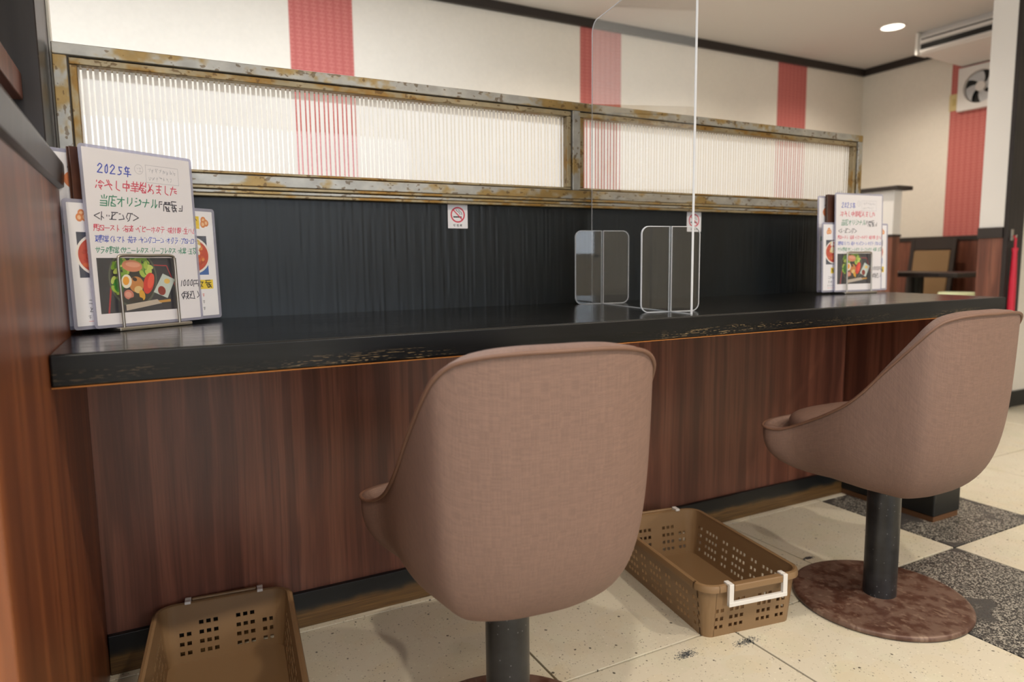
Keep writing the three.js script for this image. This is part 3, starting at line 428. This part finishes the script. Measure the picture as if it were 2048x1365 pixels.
const paperFront = canvasTex(1024, 1448, (g, w, h) => {            // the handwritten sheet
  g.fillStyle = '#eeeaee'; g.fillRect(0, 0, w, h); const blue = '#2a45b8', red = '#cf2c50', green = '#118060', ink = '#25253a';
  g.strokeStyle = 'rgba(110,110,125,0.55)'; g.lineWidth = 2.5; g.beginPath(); g.arc(500, 130, 40, 0, 7); g.stroke(); g.strokeRect(565, 85, 330, 150); for (let r = 0; r < 2; r++) for (let i = 0; i < 8 - r; i++) { g.beginPath(); const x = 590 + i * 36, y = 105 + r * 68; g.moveTo(x, y + 20 * rnd()); for (let k = 0; k < 5; k++) g.lineTo(x + 26 * rnd(), y + 44 * rnd()); g.stroke(); } g.beginPath(); g.moveTo(482, 118); g.lineTo(492, 128); g.moveTo(500, 118); g.lineTo(525, 118); g.moveTo(512, 118); g.lineTo(512, 148); g.moveTo(496, 148); g.lineTo(528, 148); g.stroke();
  write(g, '2025年', 110, 110, 104, blue, { adv: 0.66, pen: 0.085 });
  write(g, '冷やし中華始めました', 95, 240, 98, red, { adv: 0.80, pen: 0.08 });
  write(g, '当店オリジナル', 115, 372, 98, green, { adv: 0.80, pen: 0.085 }); write(g, '『麗麺』', 650, 385, 98, ink, { adv: 0.70, pen: 0.085 });
  write(g, '<トッピング>', 50, 505, 84, ink, { adv: 0.80, pen: 0.085 });
  write(g, '鴨ロースト・海老・ベビーホタテ・味付卵・生ハム', 45, 612, 64, red, { adv: 0.73, pen: 0.085 });
  write(g, '夏野菜(トマト・茄子・ヤングコーン・オクラ・ブロッコリー)', 45, 706, 62, blue, { adv: 0.66, pen: 0.085 });
  write(g, 'サラダ野菜(サニーレタス・リーフレタス・水菜・玉葱)', 40, 798, 62, green, { adv: 0.68, pen: 0.085 });
  saladPhoto(g, 40, 892, 760, 462);
  write(g, '1000円', 812, 1085, 80, ink, { adv: 0.78, pen: 0.085 }); write(g, '(税込)', 806, 1195, 84, ink, { adv: 0.80, pen: 0.085 });
});
function bowl(g, x, y, r, broth, top) { blob(g, x, y, r, r * 0.86, '#f2ece6'); blob(g, x, y, r * 0.9, r * 0.76, broth); for (let i = 0; i < 46; i++) blob(g, x + (rnd() - 0.5) * r * 1.3, y + (rnd() - 0.5) * r * 0.9, r * 0.14 * rnd() + 3, r * 0.08, ['#d8693a', '#b8442a', '#e49a54', '#c23b36'][i % 4], rnd() * 3); for (let i = 0; i < 26; i++) blob(g, x + (rnd() - 0.5) * r * 0.8, y - r * 0.35 + (rnd() - 0.5) * r * 0.6, r * 0.17, r * 0.09, top[i % top.length], rnd() * 3); blob(g, x, y + r * 0.1, r * 0.1, r * 0.08, '#4a2a24'); }
const paperWide = canvasTex(1448, 1024, (g, w, h) => {             // printed sheet with two noodle bowls
  g.fillStyle = '#f1eff3'; g.fillRect(0, 0, w, h);
  for (const [ox, tag, name] of [[60, 'N', ''], [760, '♪', '☆担々麺']]) {
    g.fillStyle = '#f0cf3e'; if (ox > 100) g.fillRect(ox + 420, 50, 110, 120); if (ox > 100) write(g, tag, ox + 440, 65, 84, '#4a3c20', { wob: 0, slant: 0 });
    for (const [x, y] of ox > 100 ? [[ox + 580, 85], [ox + 610, 112], [ox + 572, 125]] : [[ox + 60, 85], [ox + 85, 115], [ox + 40, 120]]) blob(g, x, y, 30, 34, '#dd8a52'), blob(g, x, y, 16, 18, '#f2c79c');
    g.fillStyle = '#474c5c'; g.fillRect(ox, 240, 600, 380); g.fillStyle = '#3d6ab0'; g.fillRect(ox + 380, 520, 220, 100); bowl(g, ox + (ox > 100 ? 420 : 190), 430, 210, '#c9503a', ['#efe7d8', '#e3d39a', '#d9c06a', '#f4f0e6']);
    g.fillStyle = '#f0d238'; g.fillRect(ox + (ox > 100 ? 300 : 110), 670, ox > 100 ? 340 : 170, 90); if (name) write(g, name, ox + 312, 676, 78, '#2c2618', { wob: 0, slant: 0, adv: 1, pen: 0.1 }); else write(g, 'N', ox + 122, 676, 78, '#2c2618', { wob: 0, slant: 0, pen: 0.11 });
    for (let r = 0; r < 3; r++) { const y = 800 + r * 66; const c = ['#55565c', '#d0574e', '#77787e'][(r + (ox > 100 ? 1 : 0)) % 3]; if (ox < 100 && r === 0) write(g, 'こだわ', ox + 50, y, 52, '#3d3e46', { wob: 0, slant: 0 }); else if (ox < 100 && r === 1) write(g, 'との', ox + 50, y, 52, '#3d3e46', { wob: 0, slant: 0 }); g.fillStyle = c; for (let k = 0; k < 12; k++) if (!(ox < 100 && r < 2 && k < 4)) { const x = ox + 40 + k * 42; g.fillRect(x, y + 8, 26, 4); g.fillRect(x + 4, y + 22, 20, 4); g.fillRect(x + 12, y + 4, 4, 34); } }
    g.fillStyle = '#e0746c'; g.fillRect(ox + 40, 986, 380, 4);
  }
});
const paperTall = canvasTex(512, 724, (g, w, h) => { g.fillStyle = '#f0eef2'; g.fillRect(0, 0, w, h); blob(g, 110, 110, 70, 44, '#e08a5c'); blob(g, 120, 104, 36, 22, '#c8553c'); g.fillStyle = '#2b2b34'; g.fillRect(60, 54, 100, 8); g.fillRect(210, 210, 30, 50); g.fillRect(215, 100, 22, 34); g.fillStyle = '#2f8a56'; g.fillRect(20, 300, 470, 36); g.fillStyle = '#6a6a74'; for (let r = 0; r < 5; r++) for (let k = 0; k < 9; k++) g.fillRect(30 + k * 50, 370 + r * 60, 30, 6); });
const paperSet = [paperFront, paperWide, paperTall].map((m) => std({ map: m, roughness: 0.6 }));
const [PF, PW, PT] = paperSet;
M.leather = std({ map: tex(256, 256, (u, v) => { const n = fbm(u, v, 20, 20, 4, 141); return mix3([104, 62, 42], [60, 32, 22], n); }), roughness: 0.5 });
const BOOK_PAGES = std({ color: 0xd8cdbd, roughness: 0.8 });

// one set: steel stand, handwritten sheet in front, wide printed sheet, brown menu book and tall sheet behind it
function menuSet(at, turn, lean, where, spread) {
  const put = (name, label, category, dz, dx, dy = 0, roll = 0, group) => { const o = thing(name, label, category, at, turn, group), h = new THREE.Vector3(dx, dy, dz).applyAxisAngle(V3(0, 1, 0), turn); o.position.add(h); o.rotation.set(0, turn, 0); o.rotation.order = 'YXZ'; o.rotation.x = -lean; o.rotation.z = roll; return o; };
  const sheet = (o, w, h, mat, film, thick = 0.0012) => {
    const p = new THREE.ExtrudeGeometry(rrect(w, h, 0.0015), { depth: thick, bevelEnabled: false, curveSegments: 3 }); p.translate(0, film, 0); const q = p.attributes.position, uv = p.attributes.uv; for (let i = 0; i < q.count; i++) uv.setXY(i, q.getX(i) / w + 0.5, (q.getY(i) - film) / h); part(o, 'paper', p, mat, 'printed paper');
    { const o2 = rrect(w + 2 * film, h + 2 * film, 0.006), c2 = rrect(w, h, 0.0015).getPoints(4).map((p) => new THREE.Vector2(p.x, p.y + film)); o2.holes.push(new THREE.Path(c2)); part(o, 'film_border', new THREE.ExtrudeGeometry(o2, { depth: thick, bevelEnabled: false, curveSegments: 5 }), M.filmBorder, 'sealed laminate border'); }
    for (const z of [thick + 0.0004, -0.0016]) { const f = new THREE.ExtrudeGeometry(rrect(w + 2 * film, h + 2 * film, 0.006), { depth: 0.0003, bevelEnabled: false, curveSegments: 5 }); f.translate(0, 0, z); part(o, 'film', f, M.film, 'clear laminate film'); }
  };
  const stand = thing('menu_stand', 'brushed steel wire menu stand ' + where, 'menu stand', at, turn);
  part(stand, 'base_bar', box(-0.066, 0.080, 0, 0.0065, -0.049, 0.0125, 0.002), M.steel);
  const loop = (z) => tube([[-0.056, 0.004, z], [-0.056, 0.06, z - 0.002], [-0.056, 0.122, z - 0.004], [-0.0545, 0.129, z - 0.004], [-0.049, 0.131, z - 0.004], [0, 0.131, z - 0.004], [0.047, 0.131, z - 0.004], [0.0525, 0.129, z - 0.004], [0.054, 0.122, z - 0.004], [0.054, 0.06, z - 0.002], [0.054, 0.004, z]], 0.0026, 120);
  part(stand, 'wire_loop', loop(0.009), M.steel); part(stand, 'wire_loop', loop(-0.045), M.steel);
  sheet(put('handwritten_menu', 'laminated menu handwritten in coloured pens ' + where, 'menu', -0.001, 0.006, 0.0072), 0.206, 0.299, PF, 0.005);
  sheet(put('printed_menu', 'wide laminated menu printed with noodle bowls ' + where, 'menu', -0.008, spread, 0.0072), 0.285, 0.205, PW, 0.006);
  const bk = put('menu_book', 'brown leather covered menu book ' + where, 'menu book', -0.014, spread * 0.6 - 0.012, 0.0072);
  part(bk, 'cover', box(-0.106, 0.106, 0, 0.304, -0.0015, 0.0008, 0.0006), M.leather, 'brown cover'); part(bk, 'pages', box(-0.102, 0.102, 0.003, 0.301, -0.0062, -0.0018), BOOK_PAGES); part(bk, 'cover', box(-0.106, 0.106, 0, 0.304, -0.0086, -0.0064, 0.0006), M.leather, 'brown cover');
  sheet(put('tall_menu', 'tall laminated menu behind the brown book ' + where, 'menu', -0.0275, spread * 0.6 - 0.038, 0.0072), 0.204, 0.288, PT, 0.006);
}
menuSet([0.0, CTOP, -1.412], 0.62, 0.025, 'next to the half wall', 0.016);
menuSet([2.005, CTOP, -1.43], -0.06, 0.035, 'at the counter end', 0.0);

// ---------------------------------------------------------------- no smoking stickers on the black board
const noSmoke = std({ map: canvasTex(256, 284, (g, w, h) => {
  g.fillStyle = '#e9e6ea'; g.fillRect(0, 0, w, h); g.strokeStyle = '#2a3038'; g.lineWidth = 6; for (const o of [0, 34]) { g.beginPath(); g.moveTo(108 + o, 62 + o * 0.1); g.bezierCurveTo(112 + o, 96, 150 + o, 76, 158 + o * 0.6, 124); g.stroke(); } g.fillStyle = '#262b30'; g.fillRect(70, 142, 108, 16);
  g.strokeStyle = '#d23f54'; g.lineWidth = 17; g.beginPath(); g.arc(128, 124, 84, 0, 7); g.stroke(); g.lineWidth = 14; g.beginPath(); g.moveTo(68, 65); g.lineTo(188, 183); g.stroke();
  [...'禁煙席'].forEach((c, i) => write(g, c, 70 + i * 42, 236, 30, '#33363c', { wob: 0, slant: 0, pen: 0.13 }));
}), roughness: 0.5 });
for (const [x, y, where] of [[0.690, 0.955, 'on the black board between the menu stand and the acrylic divider'], [1.461, 0.955, 'on the black board just past the acrylic divider']]) {
  const s = thing('no_smoking_sticker', 'white no smoking sticker ' + where, 'sticker', [x, y, ZP - 0.010]);
  const g = new THREE.ExtrudeGeometry(rrect(0.053, 0.059, 0.001), { depth: 0.0005, bevelEnabled: false }), p = g.attributes.position, uv = g.attributes.uv; for (let i = 0; i < p.count; i++) uv.setXY(i, p.getX(i) / 0.053 + 0.5, p.getY(i) / 0.059); g.translate(0, -0.03, 0); part(s, 'printed_face', g, noSmoke);
}

// ---------------------------------------------------------------- far room
const booth = struct('wall_booth', 'half height booth wall, white above wood, with a dark cap');
part(booth, 'upper_face', box(4.1, 4.175, 0.985, 1.255, -3.05, -2.7), M.white, 'white painted upper half'); part(booth, 'lower_face', box(4.1, 4.175, 0, 0.97, -3.05, -2.7), M.walnut, 'wood lower half'); part(booth, 'rail', box(4.095, 4.18, 0.97, 0.985, -3.055, -2.695), M.trim); part(booth, 'cap', box(4.06, 4.215, 1.255, 1.28, -3.08, -2.655, 0.005), M.trim, 'dark cap board');
M.tan = std({ color: 0x8a6f4e, roughness: 0.7 });
function farChair(x, z, label) {
  const t = thing('dining_chair', label, 'chair', [x, 0, z], 0, 'dining chairs along the wainscot');
  const back = (g) => { g.rotateZ(-0.13); return g.translate(0.19, 0.43, 0); };
  for (const s of [-1, 1]) { part(t, 'leg', box(-0.20, -0.165, 0, 0.41, s * 0.155 - 0.016, s * 0.155 + 0.016, 0.004), M.trim); part(t, 'leg', box(0.155, 0.19, 0, 0.41, s * 0.155 - 0.016, s * 0.155 + 0.016, 0.004), M.trim); part(t, 'back_post', back(box(-0.016, 0.016, -0.03, 0.55, s * 0.155 - 0.016, s * 0.155 + 0.016, 0.004)), M.trim); }
  part(t, 'seat', box(-0.21, 0.19, 0.40, 0.46, -0.18, 0.18, 0.015), M.tan); part(t, 'top_rail', back(box(-0.014, 0.014, 0.47, 0.555, -0.139, 0.139, 0.004)), M.trim); part(t, 'back_pad', back(box(-0.02, 0.018, 0.10, 0.465, -0.137, 0.137, 0.01)), M.tan, 'tan padded back');
}
farChair(5.02, -3.14, 'dark framed dining chair with tan back pad below the plain cream wall'); farChair(5.02, -2.62, 'dark framed dining chair with tan back pad half hidden by the wall end');
{
  const t = thing('dining_table', 'dark dining table in front of the wood wainscot', 'table', [4.62, 0, -2.86]);
  part(t, 'table_top', box(-0.26, 0.26, 0.715, 0.745, -0.48, 0.42, 0.006), M.darkWood); part(t, 'pedestal', cyl(0.05, 0.05, 0.70, [0, 0.366, 0]), M.black); part(t, 'foot_plate', cyl(0.2, 0.21, 0.016, [0, 0.008, 0]), M.black);
  const b = thing('storage_bin', 'small lime green and white bin near the wall end in the back room', 'bin', [4.30, 0.0, -2.40]);
  part(b, 'bin_body', new THREE.LatheGeometry([[0, 0.0], [0.09, 0.0], [0.105, 0.60], [0.10, 0.60], [0.086, 0.01], [0, 0.01]].map((q) => new THREE.Vector2(...q)), 32), std({ color: 0xb9cf6a, roughness: 0.5 })); part(b, 'lid', cyl(0.10, 0.108, 0.03, [0, 0.615, 0]), std({ color: 0xdfe8c0, roughness: 0.5 }));
}
{
  const t = thing('air_conditioner', 'white ceiling hung air conditioner with dark outlet slot', 'air conditioner', [4.86, 2.25, -3.09]);
  const s = new THREE.Shape(); [[0, 0.02], [0.015, 0], [0.52, -0.02], [0.54, 0.148], [0.03, 0.148], [0, 0.11]].forEach(([a, b], i) => i ? s.lineTo(a, b) : s.moveTo(a, b)); s.closePath();
  const g = new THREE.ExtrudeGeometry(s, { depth: 0.84, bevelEnabled: true, bevelSize: 0.003, bevelThickness: 0.003, bevelSegments: 2 }); g.translate(0, 0, 0.02); part(t, 'casing', g, M.white);
  part(t, 'end_cap', box(-0.02, 0.1, -0.005, 0.147, -0.005, 0.017, 0.006), M.white, 'rounded end cap'); part(t, 'outlet_slot', box(-0.008, -0.001, 0.028, 0.062, 0.03, 0.85), M.black, 'dark outlet slot');
  part(t, 'louver', box(-0.016, -0.001, 0.068, 0.088, 0.03, 0.85, 0.003), M.white); part(t, 'louver', box(-0.016, -0.001, 0.006, 0.022, 0.03, 0.85, 0.003), M.white); part(t, 'outlet_slot', box(-0.006, -0.001, 0.092, 0.1, 0.03, 0.85), M.trim, 'thin dark gap'); 
}
{
  const t = thing('exhaust_fan', 'white square exhaust fan on the red wallpaper strip', 'fan', [XR - 0.002, 2.06, -2.93], -Math.PI / 2), o = new THREE.Shape(); o.moveTo(-0.15, -0.15); o.lineTo(0.15, -0.15); o.lineTo(0.15, 0.15); o.lineTo(-0.15, 0.15); o.closePath(); const h = new THREE.Path(); h.absarc(0, 0, 0.118, 0, Math.PI * 2, true); o.holes.push(h);
  part(t, 'frame', new THREE.ExtrudeGeometry(o, { depth: 0.035, bevelEnabled: true, bevelSize: 0.004, bevelThickness: 0.004, bevelSegments: 2, curveSegments: 30 }), M.white, 'white square frame'); const d = cyl(0.12, 0.12, 0.004, [0, 0, 0]); d.rotateX(Math.PI / 2); d.translate(0, 0, 0.003); part(t, 'back_plate', d, M.black);
  for (let k = 0; k < 4; k++) { const g = gridGeo(10, 8, (i, j) => { const r = 0.03 + 0.078 * j / 8, a = k * Math.PI / 2 + (i / 10 - 0.5) * 1.05 + 0.5 * j / 8; return [r * Math.cos(a), r * Math.sin(a), 0.012 + 0.014 * i / 10, i / 10, j / 8]; }); part(t, 'blade', g, std({ color: 0xc9ccd0, roughness: 0.5, side: THREE.DoubleSide })); }
  const hub = cyl(0.034, 0.036, 0.02, [0, 0, 0]); hub.rotateX(Math.PI / 2); hub.translate(0, 0, 0.024); part(t, 'hub', hub, M.white);
  const p = thing('wall_plate', 'small yellowed switch plate on the red wallpaper strip', 'switch', [XR - 0.002, 1.985, -3.12], -Math.PI / 2); part(p, 'plate', box(-0.036, 0.036, -0.06, 0.06, 0, 0.008, 0.003), std({ color: 0xd6c48e, roughness: 0.5 })); part(p, 'rocker', box(-0.012, 0.012, -0.025, 0.025, 0.008, 0.012, 0.001), std({ color: 0xc9b578, roughness: 0.5 }));
}
{
  const t = thing('furled_umbrella', 'slim bright red furled umbrella hanging on the dark corner board', 'umbrella', [4.098, 0, -2.008]), red = std({ color: 0xd01e3c, roughness: 0.35 });
  part(t, 'canopy', new THREE.LatheGeometry([[0.0, 0.30], [0.008, 0.31], [0.019, 0.45], [0.017, 0.70], [0.012, 0.86], [0.016, 0.885], [0, 0.89]].map((q) => new THREE.Vector2(...q)), 18), red); const k = tube([[0.0, 0.885, 0], [0.0, 0.915, 0], [0.004, 0.935, -0.002], [-0.004, 0.95, -0.006]], 0.006, 20); part(t, 'strap', k, red);
  const h = thing('wall_hook', 'small grey hook holding the red umbrella', 'hook', [4.098, 0.955, -2.028]); part(h, 'hook_plate', box(-0.011, 0.011, -0.03, 0.03, -0.002, 0.004, 0.002), M.steel); part(h, 'hook_arm', tube([[0, -0.01, 0.003], [0, -0.014, 0.018], [0, 0.0, 0.024]], 0.004, 16), M.steel);
}

// ---------------------------------------------------------------- ceiling downlights
function downlight(x, z, label, group, cd = DOWN_CD) {
  const t = thing('downlight', label, 'light', [x, CEIL, z], 0, group);
  part(t, 'trim_ring', new THREE.LatheGeometry([[0.07, 0], [0.085, 0], [0.085, -0.003], [0.08, -0.006], [0.07, -0.004], [0.07, 0]].map((q) => new THREE.Vector2(...q)), 48), M.white);
  part(t, 'lens', cyl(0.07, 0.07, 0.003, [0, -0.002, 0]), std({ color: 0xffffff, emissive: new THREE.Color(1, 0.9, 0.72), emissiveIntensity: 9 }), 'glowing round lens');
  const l = new THREE.SpotLight(new THREE.Color().setRGB(...DOWN_COLOR), cd, 0, 1.25, 0.55, 2); l.position.set(x, CEIL - 0.012, z); l.target.position.set(x, 0, z); l.castShadow = true; l.shadow.radius = 2.0; l.name = 'downlight_beam'; scene.add(l); scene.add(l.target);
}
downlight(4.58, -3.09, 'round glowing downlight in the ceiling beside the air conditioner');
for (const x of [-0.17, 1.04, 2.25, 3.46]) for (const z of [0.33, 1.75, 3.1]) downlight(x, z, 'round glowing downlight in the ceiling over the seating area', 'downlights over the seating area', z < 1 ? DOWN_CD * 2.0 : DOWN_CD * 0.5);
for (const [x, z] of [[2.3, -3.0], [3.4, -3.0]]) downlight(x, z, 'round glowing downlight in the ceiling of the back room behind the screen', 'downlights in the back room');
// unseen fill lights added on the back room ceiling to brighten its wall
for (const [x, z] of [[-0.75, -2.75], [0.75, -2.75]]) {
  const t = thing('added_fill_light', 'long white ceiling light added out of view to brighten the back room wall', 'light', [x, CEIL, z], 0, 'added fill lights in the back room');
  part(t, 'housing', box(-0.62, 0.62, -0.035, 0, -0.11, 0.11, 0.006), M.white); part(t, 'light_cover', box(-0.60, 0.60, -0.042, -0.0355, -0.095, 0.095, 0.003), std({ color: 0xffffff, emissive: new THREE.Color(0.93, 0.97, 1.0), emissiveIntensity: 6 }), 'glowing cover');
  const l = new THREE.RectAreaLight(new THREE.Color().setRGB(0.95, 0.97, 1.0), BACK_FILL_NITS, 1.2, 0.19); l.position.set(x, CEIL - 0.046, z); l.lookAt(x, 0, z); l.name = 'added_fill_glow'; scene.add(l);
}
renderer.render(scene, camera);
